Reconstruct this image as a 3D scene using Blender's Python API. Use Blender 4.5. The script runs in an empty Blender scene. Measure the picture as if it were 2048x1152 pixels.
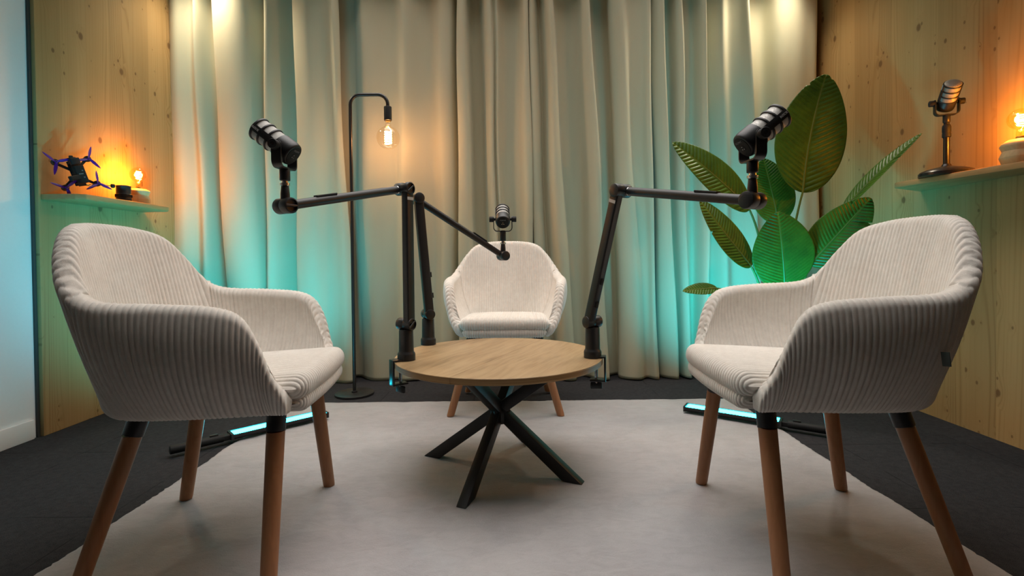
import bpy, bmesh, math, random
import numpy as np
from mathutils import Vector, Matrix, Euler

random.seed(7)
rng = np.random.default_rng(7)
SC = bpy.context.scene
COL = SC.collection
PI = math.pi

# ------------------------------------------------------------------ camera
cam_d = bpy.data.cameras.new('camera')
cam = bpy.data.objects.new('camera', cam_d)
COL.objects.link(cam)
cam_d.sensor_width = 36.0
cam_d.lens = 985.0 / 2048 * 36.0
cam_d.shift_y = -43.0 / 2048
cam_d.clip_start = 0.02
tilt, roll = math.radians(0.85), math.radians(0.6)
fw = Vector((0, math.cos(tilt), -math.sin(tilt)))
up = Vector((0, math.sin(tilt), math.cos(tilt)))
rt = Vector((1, 0, 0))
r2 = rt * math.cos(roll) - up * math.sin(roll)
u2 = rt * math.sin(roll) + up * math.cos(roll)
cam.matrix_world = Matrix(((r2.x, u2.x, -fw.x, 0), (r2.y, u2.y, -fw.y, 0), (r2.z, u2.z, -fw.z, 0.74), (0, 0, 0, 1)))
SC.camera = cam

# ------------------------------------------------------------------ world, exposure, large lights
SC.view_settings.view_transform = 'Standard'
SC.view_settings.look = 'None'
SC.view_settings.exposure = 0.0
SC.view_settings.gamma = 1.0
SC.view_settings.use_curve_mapping = False
wd = bpy.data.worlds.new('world')
SC.world = wd
wd.use_nodes = True
wd.node_tree.nodes['Background'].inputs[0].default_value = (0.66, 0.62, 0.60, 1)
wd.node_tree.nodes['Background'].inputs[1].default_value = 0.025


def area_light(name, loc, target, size, power, color, size_y=None, spread=None):
    d = bpy.data.lights.new(name, 'AREA')
    d.energy = power
    d.color = color
    d.size = size
    if size_y:
        d.shape = 'RECTANGLE'
        d.size_y = size_y
    if spread:
        d.spread = math.radians(spread)
    o = bpy.data.objects.new(name, d)
    COL.objects.link(o)
    o.location = loc
    o.rotation_euler = (Vector(target) - Vector(loc)).to_track_quat('-Z', 'Y').to_euler()
    return o


def spot_light(name, loc, target, power, color, angle, blend=1.0, radius=0.07):
    d = bpy.data.lights.new(name, 'SPOT')
    d.energy = power
    d.color = color
    d.spot_size = math.radians(angle)
    d.spot_blend = blend
    d.shadow_soft_size = radius
    o = bpy.data.objects.new(name, d)
    COL.objects.link(o)
    o.location = loc
    o.rotation_euler = (Vector(target) - Vector(loc)).to_track_quat('-Z', 'Y').to_euler()
    return o


area_light('studio_softbox_light', (0.05, 1.86, 2.50), (0.05, 1.72, 0.0), 2.3, 31, (1.0, 0.945, 0.905), spread=104)
spot_light('corner_downlight', (-1.86, 2.84, 2.50), (-1.25, 2.95, 0.6), 36, (1.0, 0.86, 0.64), 125)
spot_light('corner_downlight', (1.64, 2.84, 2.50), (1.05, 2.95, 0.6), 36, (1.0, 0.88, 0.68), 125)
spot_light('added_wall_wash', (-1.28, 0.15, 0.30), (-2.07, 2.05, 0.90), 60, (0.01, 0.68, 1.0), 52, 1.0, 0.10)  # added cyan spot with no visible lamp, turns the left white wall bluer


# ------------------------------------------------------------------ helpers
def tag(o, label=None, cat=None, group=None, kind=None):
    if label:
        o['label'] = label
    if cat:
        o['category'] = cat
    if group:
        o['group'] = group
    if kind:
        o['kind'] = kind
    return o


def thing(name, label, cat, loc=(0, 0, 0), rz=0.0, group=None):
    o = bpy.data.objects.new(name, None)
    COL.objects.link(o)
    o.empty_display_size = 0.05
    o.location = loc
    o.rotation_euler = (0, 0, rz)
    return tag(o, label, cat, group)


def basis(axis):
    a = Vector(axis).normalized()
    h = Vector((0, 0, 1)) if abs(a.z) < 0.95 else Vector((1, 0, 0))
    x = h.cross(a).normalized()
    y = a.cross(x).normalized()
    return x, y, a


def link_mesh(name, me, mat, parent=None):
    o = bpy.data.objects.new(name, me)
    COL.objects.link(o)
    if mat:
        me.materials.append(mat)
    if parent:
        o.parent = parent
    return o


class MB:
    def __init__(self):
        self.v = []
        self.f = []

    def add(self, vs, fs):
        n = len(self.v)
        self.v += [tuple(p) for p in vs]
        self.f += [tuple(i + n for i in f) for f in fs]
        return self

    def box(self, c, s, rot=None):
        c = Vector(c)
        vs = []
        for z in (-1, 1):
            for y in (-1, 1):
                for x in (-1, 1):
                    p = Vector((x * s[0] / 2, y * s[1] / 2, z * s[2] / 2))
                    if rot is not None:
                        p = rot @ p
                    vs.append(c + p)
        return self.add(vs, [(0, 2, 3, 1), (4, 5, 7, 6), (0, 1, 5, 4), (2, 6, 7, 3), (0, 4, 6, 2), (1, 3, 7, 5)])

    def lathe(self, prof, o=(0, 0, 0), axis=(0, 0, 1), n=32, cap=True, arc=None):
        x, y, a = basis(axis)
        o = Vector(o)
        vs = []
        for r, h in prof:
            for k in range(n):
                t = 2 * PI * k / n
                vs.append(o + a * h + (x * math.cos(t) + y * math.sin(t)) * max(r, 1e-5))
        fs = []
        for i in range(len(prof) - 1):
            for k in range(n):
                k2 = (k + 1) % n
                fs.append((i * n + k, i * n + k2, (i + 1) * n + k2, (i + 1) * n + k))
        if cap:
            fs.append(tuple(range(n - 1, -1, -1)))
            m = (len(prof) - 1) * n
            fs.append(tuple(range(m, m + n)))
        return self.add(vs, fs)

    def cyl(self, p0, p1, r0, r1=None, n=28, ch=0.0):
        p0, p1 = Vector(p0), Vector(p1)
        r1 = r0 if r1 is None else r1
        L = (p1 - p0).length
        if ch:
            prof = [(r0 - ch, 0), (r0 - ch * .3, ch * .3), (r0, ch), (r1, L - ch), (r1 - ch * .3, L - ch * .3), (r1 - ch, L)]
        else:
            prof = [(r0, 0), (r1, L)]
        return self.lathe(prof, p0, p1 - p0, n)

    def tube(self, path, r, n=14, closed=False):
        pts = [Vector(p) for p in path]
        m = len(pts)
        rings = []
        prev = None
        for i in range(m):
            if closed:
                d = pts[(i + 1) % m] - pts[i - 1]
            else:
                d = pts[min(i + 1, m - 1)] - pts[max(i - 1, 0)]
            d.normalize()
            if prev is None:
                x, y, _ = basis(d)
            else:
                x = prev - d * prev.dot(d)
                x.normalize()
                y = d.cross(x)
            prev = x
            rr = r[i] if isinstance(r, (list, tuple)) else r
            rings.append([pts[i] + (x * math.cos(2 * PI * k / n) + y * math.sin(2 * PI * k / n)) * rr for k in range(n)])
        return self.loft(rings, cap=not closed, closed=closed)

    def loft(self, rings, cap=True, closed=False):
        n = len(rings[0])
        vs = [p for r in rings for p in r]
        fs = []
        m = len(rings)
        for i in range(m if closed else m - 1):
            j = (i + 1) % m
            for k in range(n):
                k2 = (k + 1) % n
                fs.append((i * n + k, i * n + k2, j * n + k2, j * n + k))
        if cap:
            fs.append(tuple(range(n - 1, -1, -1)))
            fs.append(tuple(range((m - 1) * n, m * n)))
        return self.add(vs, fs)

    def bar(self, p0, p1, w, h, up=(0, 0, 1), rad=0.004, seg=3):
        """rounded rectangular bar from p0 to p1; w across, h along 'up'"""
        p0, p1 = Vector(p0), Vector(p1)
        d = (p1 - p0).normalized()
        x = d.cross(Vector(up)).normalized()
        y = x.cross(d).normalized()
        ring = []
        for cx, cy, a0 in ((1, 1, 0), (-1, 1, PI / 2), (-1, -1, PI), (1, -1, 1.5 * PI)):
            for k in range(seg + 1):
                t = a0 + (PI / 2) * k / seg
                ring.append(((w / 2 - rad) * cx + rad * math.cos(t), (h / 2 - rad) * cy + rad * math.sin(t)))
        return self.loft([[p + x * a + y * b for a, b in ring] for p in (p0, p1)])

    def build(self, name, mat, parent=None, bevel=0.0, bseg=2, sharp=40, smooth=True, offset=None):
        me = bpy.data.meshes.new(name)
        vs = self.v
        if offset is not None:
            vs = [(p[0] - offset[0], p[1] - offset[1], p[2] - offset[2]) for p in vs]
        me.from_pydata(vs, [], self.f)
        bm = bmesh.new()
        bm.from_mesh(me)
        bmesh.ops.recalc_face_normals(bm, faces=bm.faces)
        if bevel:
            es = [e for e in bm.edges if len(e.link_faces) == 2 and e.calc_face_angle(0) > 0.6]
            bmesh.ops.bevel(bm, geom=es, offset=bevel, segments=bseg, profile=0.5, affect='EDGES', clamp_overlap=True)
        bm.to_mesh(me)
        bm.free()
        if smooth:
            me.polygons.foreach_set('use_smooth', [True] * len(me.polygons))
            me.set_sharp_from_angle(angle=math.radians(sharp))
        me.update()
        return link_mesh(name, me, mat, parent)


def np_mesh(name, V, F, mat, parent=None, smooth=True, attrs=None):
    me = bpy.data.meshes.new(name)
    V = np.asarray(V, np.float32)
    F = np.asarray(F, np.int32)
    me.vertices.add(len(V))
    me.vertices.foreach_set('co', V.ravel())
    me.loops.add(F.size)
    me.loops.foreach_set('vertex_index', F.ravel())
    me.polygons.add(len(F))
    me.polygons.foreach_set('loop_start', np.arange(0, F.size, F.shape[1], dtype=np.int32))
    me.polygons.foreach_set('use_smooth', np.ones(len(F), bool))
    me.update(calc_edges=True)
    me.validate()
    return link_mesh(name, me, mat, parent)


def grid_faces(nu, nv, wrap_u=False, wrap_v=False):
    """verts indexed i*nv+j"""
    iu = np.arange(nu if wrap_u else nu - 1)
    jv = np.arange(nv if wrap_v else nv - 1)
    I, J = np.meshgrid(iu, jv, indexing='ij')
    I2, J2 = (I + 1) % nu, (J + 1) % nv
    return np.stack([I * nv + J, I2 * nv + J, I2 * nv + J2, I * nv + J2], -1).reshape(-1, 4)


def catmull(P, t):
    """Catmull-Rom through rows of P at integer params, evaluated at t"""
    P = np.asarray(P, float)
    n = len(P)
    i = np.clip(np.floor(t).astype(int), 0, n - 2)
    f = (t - i)[:, None]
    p1, p2 = P[i], P[i + 1]
    p0 = np.where((i > 0)[:, None], P[np.maximum(i - 1, 0)], 2 * p1 - p2)
    p3 = np.where((i < n - 2)[:, None], P[np.minimum(i + 2, n - 1)], 2 * p2 - p1)
    return 0.5 * (2 * p1 + (p2 - p0) * f + (2 * p0 - 5 * p1 + 4 * p2 - p3) * f ** 2 + (3 * p1 - p0 - 3 * p2 + p3) * f ** 3)


def text_mesh(name, body, size, mat, parent, M, depth=0.0004):
    cu = bpy.data.curves.new(name, 'FONT')
    cu.body = body
    cu.size = size
    cu.align_x = 'CENTER'
    cu.align_y = 'CENTER'
    cu.extrude = depth
    tmp = bpy.data.objects.new('tmp_text', cu)
    COL.objects.link(tmp)
    dg = bpy.context.evaluated_depsgraph_get()
    me = bpy.data.meshes.new_from_object(tmp.evaluated_get(dg))
    bpy.data.objects.remove(tmp)
    me.transform(M)
    me.name = name
    me.materials.clear()
    return link_mesh(name, me, mat, parent)


def frame(o, x, y, z):
    x, y, z = Vector(x), Vector(y), Vector(z)
    return Matrix(((x.x, y.x, z.x, o[0]), (x.y, y.y, z.y, o[1]), (x.z, y.z, z.z, o[2]), (0, 0, 0, 1)))


# ------------------------------------------------------------------ materials
class NT:
    def __init__(self, name):
        self.m = bpy.data.materials.new(name)
        self.m.use_nodes = True
        self.t = self.m.node_tree
        self.b = self.t.nodes['Principled BSDF']
        self.out = self.t.nodes['Material Output']

    def n(self, typ, **kw):
        nd = self.t.nodes.new(typ)
        for k, v in kw.items():
            if k.startswith('_'):
                setattr(nd, k[1:], v)
        return nd

    def put(self, sock, v):
        if isinstance(v, bpy.types.NodeSocket):
            self.t.links.new(v, sock)
        elif v is not None:
            if hasattr(sock.default_value, '__len__') and not hasattr(v, '__len__'):
                v = (v,) * len(sock.default_value)
            sock.default_value = v

    def math(self, op, a, b=None, c=None, clamp=False):
        nd = self.n('ShaderNodeMath', _operation=op, _use_clamp=clamp)
        for i, v in enumerate((a, b, c)):
            if v is not None:
                self.put(nd.inputs[i], v)
        return nd.outputs[0]

    def coord(self, kind='Object'):
        return self.n('ShaderNodeTexCoord').outputs[kind]

    def sep(self, v):
        nd = self.n('ShaderNodeSeparateXYZ')
        self.put(nd.inputs[0], v)
        return nd.outputs

    def comb(self, x, y, z):
        nd = self.n('ShaderNodeCombineXYZ')
        for i, v in enumerate((x, y, z)):
            self.put(nd.inputs[i], v)
        return nd.outputs[0]

    def mapping(self, v, scale=(1, 1, 1), rot=(0, 0, 0), loc=(0, 0, 0)):
        nd = self.n('ShaderNodeMapping')
        self.put(nd.inputs[0], v)
        nd.inputs['Scale'].default_value = scale
        nd.inputs['Rotation'].default_value = rot
        nd.inputs['Location'].default_value = loc
        return nd.outputs[0]

    def noise(self, v, scale, detail=2, rough=0.5, dist=0.0):
        nd = self.n('ShaderNodeTexNoise')
        if v is not None:
            self.put(nd.inputs['Vector'], v)
        nd.inputs['Scale'].default_value = scale
        nd.inputs['Detail'].default_value = detail
        nd.inputs['Roughness'].default_value = rough
        nd.inputs['Distortion'].default_value = dist
        return nd.outputs['Fac']

    def white(self, v):
        nd = self.n('ShaderNodeTexWhiteNoise', _noise_dimensions='1D')
        self.put(nd.inputs['W'], v)
        return nd.outputs['Value']

    def ramp(self, f, stops):
        nd = self.n('ShaderNodeValToRGB')
        self.put(nd.inputs[0], f)
        el = nd.color_ramp.elements
        while len(el) < len(stops):
            el.new(0.5)
        for e, (p, c) in zip(el, stops):
            e.position = p
            e.color = (*c, 1) if len(c) == 3 else c
        return nd.outputs[0]

    def mix(self, f, a, b, mode='MIX'):
        nd = self.n('ShaderNodeMix', _data_type='RGBA', _blend_type=mode)
        self.put(nd.inputs[0], f)
        for i, v in ((6, a), (7, b)):
            if isinstance(v, tuple) and len(v) == 3:
                v = (*v, 1)
            self.put(nd.inputs[i], v)
        return nd.outputs[2]

    def rng(self, v, a, b, c, d, smooth=True):
        nd = self.n('ShaderNodeMapRange', _interpolation_type='SMOOTHSTEP' if smooth else 'LINEAR')
        self.put(nd.inputs[0], v)
        for i, x in enumerate((a, b, c, d)):
            nd.inputs[i + 1].default_value = x
        return nd.outputs[0]

    def bump(self, h, strength=0.3, dist=0.002):
        nd = self.n('ShaderNodeBump')
        nd.inputs['Strength'].default_value = strength
        nd.inputs['Distance'].default_value = dist
        self.put(nd.inputs['Height'], h)
        self.t.links.new(nd.outputs[0], self.b.inputs['Normal'])

    def base(self, c=None, rough=0.5, metal=0.0, spec=None, sheen=None, **kw):
        if c is not None:
            self.put(self.b.inputs['Base Color'], (*c, 1) if isinstance(c, tuple) and len(c) == 3 else c)
        self.put(self.b.inputs['Roughness'], rough)
        self.b.inputs['Metallic'].default_value = metal
        if spec is not None:
            self.b.inputs['Specular IOR Level'].default_value = spec
        if sheen:
            self.b.inputs['Sheen Weight'].default_value = sheen
            self.b.inputs['Sheen Roughness'].default_value = 0.5
        return self


def simple(name, c, rough=0.5, metal=0.0, spec=None, nscale=300, nstr=0.08, var=0.06):
    t = NT(name)
    co = t.coord()
    nz = t.noise(co, nscale, 3)
    col = t.mix(nz, tuple(x * (1 - var) for x in c), tuple(min(1, x * (1 + var)) for x in c))
    t.base(col, rough, metal, spec)
    t.bump(nz, nstr, 0.001)
    return t.m


def emission(name, c, s):
    t = NT(name)
    t.base((0.02, 0.02, 0.02), 0.4)
    t.b.inputs['Emission Color'].default_value = (*c, 1)
    t.b.inputs['Emission Strength'].default_value = s
    return t.m


def mat_panel():
    t = NT('knotty_spruce_panel')
    x, y, z = t.sep(t.coord())
    yy = t.math('ADD', y, 5.0)
    q = t.math('DIVIDE', yy, 0.137)
    pl = t.math('FLOOR', q)
    pf = t.math('FRACT', q)
    rnd = t.white(pl)
    off = t.math('MULTIPLY', rnd, 37.0)
    zo = t.math('ADD', z, off)

    def knots(ky, kz, lo, size):
        vo = t.n('ShaderNodeTexVoronoi', _voronoi_dimensions='2D')
        t.put(vo.inputs['Vector'], t.comb(t.math('MULTIPLY', y, ky), t.math('MULTIPLY', zo, kz), 0.0))
        vo.inputs['Scale'].default_value = 1.0
        r, g, bb = t.sep(vo.outputs['Color'])
        on = t.math('GREATER_THAN', r, lo)
        rad = t.math('MULTIPLY', t.math('ADD', 0.35, g), size)
        d = vo.outputs['Distance']
        k = t.math('MULTIPLY', t.math('SUBTRACT', 1.0, t.rng(t.math('DIVIDE', d, rad), 0.55, 1.15, 0.0, 1.0)), on)
        h = t.math('MULTIPLY', t.rng(t.math('DIVIDE', d, rad), 0.6, 5.0, 1.0, 0.0), on)
        return k, h
    k1, h1 = knots(8.0, 5.6, 0.66, 0.088)
    k2, h2 = knots(14.0, 9.5, 0.72, 0.075)
    knot = t.math('MAXIMUM', k1, t.math('MULTIPLY', k2, 0.85))
    halo = t.math('MAXIMUM', h1, t.math('MULTIPLY', h2, 0.6))
    gw = t.noise(t.comb(t.math('MULTIPLY', y, 7.0), t.math('MULTIPLY', zo, 0.42), off), 1.0, 2, 0.4)
    ph = t.math('ADD', t.math('ADD', t.math('MULTIPLY', y, 48.0), t.math('MULTIPLY', gw, 9.0)), t.math('MULTIPLY', halo, 1.3))
    line = t.math('POWER', t.math('ADD', t.math('MULTIPLY', t.math('SINE', t.math('MULTIPLY', ph, 6.2832)), 0.5), 0.5), 4.0)
    keep = t.rng(t.noise(t.comb(t.math('MULTIPLY', y, 14.0), t.math('MULTIPLY', zo, 0.5), off), 1.0, 1), 0.42, 0.66, 0.15, 1.0)
    line = t.math('MULTIPLY', line, keep)
    fine = t.noise(t.comb(t.math('MULTIPLY', y, 300.0), t.math('MULTIPLY', zo, 3.0), off), 1.0, 3, 0.6)
    broad = t.noise(t.comb(t.math('MULTIPLY', y, 12.0), t.math('MULTIPLY', zo, 0.4), off), 1.0, 2)
    g1 = t.math('ADD', t.math('MULTIPLY', line, 0.26), t.math('ADD', t.math('MULTIPLY', fine, 0.22), t.math('MULTIPLY', broad, 0.40)))
    col = t.ramp(g1, [(0.18, (0.53, 0.335, 0.145)), (0.45, (0.44, 0.265, 0.105)), (0.85, (0.28, 0.15, 0.052))])
    tone = t.math('ADD', t.math('MULTIPLY', rnd, 0.22), 0.80)
    col = t.mix(1.0, col, t.comb(tone, tone, tone), 'MULTIPLY')
    col = t.mix(t.math('MULTIPLY', halo, 0.16), col, (0.32, 0.17, 0.06))
    col = t.mix(t.math('MULTIPLY', knot, 0.72), col, (0.125, 0.055, 0.020))
    edge = t.rng(t.math('ABSOLUTE', t.math('SUBTRACT', pf, 0.5)), 0.492, 0.5, 0.0, 1.0)
    col = t.mix(t.math('MULTIPLY', edge, 0.30), col, (0.24, 0.13, 0.05))
    t.base(col, 0.55, spec=0.25)
    t.bump(t.math('SUBTRACT', g1, t.math('MULTIPLY', edge, 0.6)), 0.08, 0.002)
    return t.m


def mat_oak(ang, name='oak_laminate', horizontal_edge=True):
    t = NT(name)
    co = t.coord()
    v = t.mapping(co, rot=(0, 0, ang))
    x, y, z = t.sep(v)
    w = t.noise(t.comb(t.math('MULTIPLY', x, 2.2), t.math('MULTIPLY', y, 9.0), 0.0), 1.0, 3, 0.55)
    ph = t.math('ADD', t.math('MULTIPLY', y, 26.0), t.math('MULTIPLY', w, 5.0))
    line = t.math('ADD', t.math('MULTIPLY', t.math('SINE', t.math('MULTIPLY', ph, 6.283)), 0.5), 0.5)
    fine = t.noise(t.comb(t.math('MULTIPLY', x, 9.0), t.math('MULTIPLY', y, 240.0), t.math('MULTIPLY', z, 300.0)), 1.0, 3, 0.6)
    big = t.noise(t.comb(t.math('MULTIPLY', x, 1.6), t.math('MULTIPLY', y, 5.0), 3.0), 1.3, 2)
    g = t.math('ADD', t.math('MULTIPLY', line, 0.07), t.math('ADD', t.math('MULTIPLY', fine, 0.36), t.math('MULTIPLY', big, 0.60)))
    top = t.ramp(g, [(0.30, (0.42, 0.295, 0.16)), (0.52, (0.33, 0.22, 0.112)), (0.72, (0.15, 0.09, 0.038))])
    # stacked stripes on the rim
    nx, ny, nz = t.sep(t.n('ShaderNodeNewGeometry').outputs['Normal'])
    zz = t.sep(co)[2]
    st = t.noise(t.comb(0.0, t.math('MULTIPLY', x, 3.0), t.math('MULTIPLY', zz, 420.0)), 1.0, 2)
    edge = t.ramp(st, [(0.35, (0.44, 0.28, 0.13)), (0.6, (0.22, 0.125, 0.05))])
    col = t.mix(t.math('GREATER_THAN', t.math('ABSOLUTE', nz), 0.6), edge, top)
    t.base(col, 0.42, spec=0.4)
    t.bump(fine, 0.08, 0.001)
    return t.m


def mat_wood(name, c0, c1, axis=2, scale=1.0, rough=0.5):
    t = NT(name)
    co = t.coord()
    s = [60 * scale] * 3
    s[axis] = 3.0 * scale
    v = t.mapping(co, scale=tuple(s))
    g = t.noise(v, 1.0, 4, 0.6, 0.6)
    g2 = t.noise(t.mapping(co, scale=tuple(k * 0.2 for k in s)), 1.0, 2)
    f = t.math('ADD', t.math('MULTIPLY', g, 0.6), t.math('MULTIPLY', g2, 0.4))
    t.base(t.ramp(f, [(0.3, c0), (0.7, c1)]), rough, spec=0.35)
    t.bump(g, 0.06, 0.001)
    return t.m


def mat_corduroy():
    t = NT('cream_corduroy')
    co = t.coord()
    n1 = t.noise(co, 700, 3, 0.7)
    n2 = t.noise(co, 55, 3, 0.6)
    n3 = t.noise(co, 7, 2)
    f = t.math('ADD', t.math('MULTIPLY', n1, 0.45), t.math('ADD', t.math('MULTIPLY', n2, 0.35), t.math('MULTIPLY', n3, 0.3)))
    col = t.ramp(f, [(0.30, (0.60, 0.555, 0.50)), (0.75, (0.84, 0.80, 0.74))])
    t.base(col, 0.95, spec=0.1, sheen=0.35)
    t.bump(t.math('ADD', n1, t.math('MULTIPLY', n2, 0.8)), 0.35, 0.0025)
    return t.m


def mat_curtain():
    t = NT('beige_curtain_cloth')
    co = t.coord()
    x, y, z = t.sep(co)
    wv = t.math('MULTIPLY', t.math('SINE', t.math('MULTIPLY', x, 2600.0)), t.math('SINE', t.math('MULTIPLY', z, 2600.0)))
    n1 = t.noise(co, 400, 2)
    n2 = t.noise(t.comb(t.math('MULTIPLY', x, 3.0), y, z), 2.2, 3)
    col = t.mix(t.math('ADD', t.math('MULTIPLY', n1, 0.4), t.math('MULTIPLY', n2, 0.6)), (0.49, 0.455, 0.315), (0.58, 0.54, 0.39))
    t.base(col, 0.8, spec=0.15, sheen=0.15)
    t.bump(t.math('ADD', t.math('MULTIPLY', wv, 0.3), t.math('MULTIPLY', n2, 6.0)), 0.25, 0.002)
    return t.m


def mat_rug():
    t = NT('pale_plush_rug')
    co = t.coord()
    big = t.noise(co, 3.2, 4, 0.6)
    mid = t.noise(t.mapping(co, scale=(1, 2.2, 1)), 14, 4, 0.65, 1.2)
    fin = t.noise(co, 260, 3, 0.7)
    f = t.math('ADD', t.math('MULTIPLY', big, 0.45), t.math('ADD', t.math('MULTIPLY', mid, 0.4), t.math('MULTIPLY', fin, 0.15)))
    col = t.ramp(f, [(0.30, (0.315, 0.30, 0.305)), (0.5, (0.395, 0.38, 0.388)), (0.72, (0.465, 0.45, 0.458))])
    t.base(col, 1.0, spec=0.05, sheen=0.3)
    t.bump(t.math('ADD', t.math('MULTIPLY', mid, 1.2), fin), 0.4, 0.006)
    return t.m


def mat_floor():
    t = NT('charcoal_carpet_tiles')
    co = t.coord()
    x, y, z = t.sep(co)
    f1 = t.noise(co, 420, 3, 0.8)
    f2 = t.noise(co, 60, 3, 0.6)
    g = t.math('ADD', t.math('MULTIPLY', f1, 0.75), t.math('MULTIPLY', f2, 0.25))
    col = t.ramp(g, [(0.35, (0.013, 0.013, 0.015)), (0.68, (0.056, 0.055, 0.059))])
    sx = t.math('ABSOLUTE', t.math('SUBTRACT', t.math('FRACT', t.math('MULTIPLY', t.math('ADD', x, 0.21), 2.0)), 0.5))
    sy = t.math('ABSOLUTE', t.math('SUBTRACT', t.math('FRACT', t.math('MULTIPLY', t.math('ADD', y, 0.05), 2.0)), 0.5))
    gap = t.rng(t.math('MAXIMUM', sx, sy), 0.4945, 0.5, 0.0, 1.0)
    broken = t.math('MULTIPLY', gap, t.rng(t.noise(co, 5.0, 2), 0.42, 0.55, 0.0, 1.0))
    col = t.mix(t.math('MULTIPLY', broken, 0.75), col, (0.008, 0.008, 0.009))
    t.base(col, 0.95, spec=0.1)
    t.bump(t.math('SUBTRACT', g, broken), 0.5, 0.004)
    return t.m


def mat_leaf():
    t = NT('glossy_green_leaf')
    co = t.coord()
    n = t.noise(co, 14, 3)
    n2 = t.noise(co, 160, 2)
    at = t.n('ShaderNodeAttribute', _attribute_name='rib')
    f = t.math('ADD', t.math('MULTIPLY', n, 0.7), t.math('MULTIPLY', n2, 0.3))
    col = t.ramp(f, [(0.3, (0.040, 0.110, 0.010)), (0.7, (0.090, 0.205, 0.018))])
    col = t.mix(t.math('MULTIPLY', at.outputs['Fac'], 0.85), col, (0.22, 0.30, 0.03))
    t.base(col, 0.40, spec=0.35)
    t.bump(n2, 0.1, 0.001)
    tl = t.n('ShaderNodeBsdfTranslucent')
    t.t.links.new(col, tl.inputs[0])
    mx = t.n('ShaderNodeMixShader')
    mx.inputs[0].default_value = 0.18
    t.t.links.new(t.b.outputs[0], mx.inputs[1])
    t.t.links.new(tl.outputs[0], mx.inputs[2])
    t.t.links.new(mx.outputs[0], t.out.inputs[0])
    return t.m


def mat_glass(name, tint):
    t = NT(name)
    t.t.nodes.remove(t.b)
    tr = t.n('ShaderNodeBsdfTransparent')
    tr.inputs[0].default_value = (*tint, 1)
    gl = t.n('ShaderNodeBsdfGlossy')
    gl.inputs['Roughness'].default_value = 0.03
    gl.inputs[0].default_value = (1, 0.95, 0.85, 1)
    lw = t.n('ShaderNodeLayerWeight')
    lw.inputs[0].default_value = 0.5
    nz = t.noise(t.coord(), 30, 2)
    mx = t.n('ShaderNodeMixShader')
    f = t.math('ADD', 0.06, t.math('MULTIPLY', t.math('POWER', lw.outputs['Facing'], 2.6), 0.42))
    t.put(mx.inputs[0], t.math('MULTIPLY', f, t.math('ADD', 0.9, t.math('MULTIPLY', nz, 0.1)), clamp=True))
    t.t.links.new(tr.outputs[0], mx.inputs[1])
    t.t.links.new(gl.outputs[0], mx.inputs[2])
    t.t.links.new(mx.outputs[0], t.out.inputs[0])
    return t.m


def mat_mesh_grille():
    t = NT('woven_steel_grille')
    co = t.coord()
    x, y, z = t.sep(co)
    a = t.math('SINE', t.math('MULTIPLY', t.math('ADD', t.math('ADD', x, y), z), 2600.0))
    b = t.math('SINE', t.math('MULTIPLY', t.math('SUBTRACT', t.math('ADD', x, z), y), 2600.0))
    h = t.math('ADD', t.math('MULTIPLY', t.math('MULTIPLY', a, b), 0.5), 0.5)
    t.base(t.ramp(h, [(0.25, (0.10, 0.10, 0.095)), (0.7, (0.62, 0.60, 0.56))]), 0.42, metal=0.55)
    t.bump(h, 0.5, 0.001)
    return t.m


M = dict(
    panel=mat_panel(), cord=mat_corduroy(), curtain=mat_curtain(), rug=mat_rug(), carpet=mat_floor(), leaf=mat_leaf(),
    white=simple('matt_white_paint', (0.74, 0.77, 0.78), 0.75, nscale=90, nstr=0.05, var=0.02),
    ceil=simple('ceiling_paint', (0.62, 0.60, 0.56), 0.9, var=0.02),
    skirt=simple('white_skirting', (0.72, 0.74, 0.76), 0.5, var=0.02),
    grey_edge=simple('dark_grey_strip', (0.045, 0.043, 0.04), 0.7),  # dark grey strip where white wall meets wood panel
    black=simple('black_powder_coat', (0.012, 0.012, 0.013), 0.42, spec=0.45, nscale=900, nstr=0.06),
    blackgloss=simple('black_satin_metal', (0.010, 0.010, 0.011), 0.28, spec=0.5, nscale=500, nstr=0.03),
    rubber=simple('black_rubber', (0.010, 0.010, 0.010), 0.65, spec=0.3),
    lampblack=simple('lamp_black_steel', (0.016, 0.014, 0.014), 0.38, spec=0.5),
    steel=simple('bright_steel', (0.72, 0.72, 0.72), 0.22, metal=1.0),
    brass=simple('brass_cap', (0.65, 0.45, 0.16), 0.3, metal=1.0),
    beech=mat_wood('warm_beech_leg', (0.40, 0.185, 0.085), (0.27, 0.115, 0.048), 2, 1.0, 0.42),
    shelf=mat_wood('spruce_shelf', (0.52, 0.29, 0.115), (0.38, 0.20, 0.075), 1, 0.8, 0.5),
    turned=mat_wood('turned_pale_wood', (0.66, 0.47, 0.25), (0.50, 0.32, 0.15), 2, 1.0, 0.5),
    grille=mat_mesh_grille(),
    ink=simple('white_print', (0.75, 0.75, 0.75), 0.5, var=0.02),
    greyink=simple('grey_print', (0.22, 0.22, 0.22), 0.5, var=0.02),
    glass=mat_glass('clear_bulb_glass', (1.0, 0.96, 0.90)),
    amber=mat_glass('amber_bulb_glass', (1.0, 0.90, 0.68)),
    fil=emission('warm_filament', (1.0, 0.50, 0.14), 45.0),
    fil2=emission('amber_filament', (1.0, 0.42, 0.06), 60.0),
    cyan=emission('cyan_led_diffuser', (0.012, 0.76, 1.0), 46.0),
    purple=simple('purple_propeller', (0.085, 0.012, 0.24), 0.25, spec=0.6),
    label=simple('silver_label', (0.45, 0.44, 0.42), 0.4, var=0.1),
    soil=simple('dark_soil', (0.02, 0.014, 0.01), 0.95, nscale=120, nstr=0.8),
    stem=simple('green_stem', (0.10, 0.17, 0.03), 0.5),
    ftag=simple('grey_green_tag', (0.08, 0.10, 0.09), 0.7),
    yellow=simple('yellow_plug', (0.65, 0.40, 0.03), 0.5),
)
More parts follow.
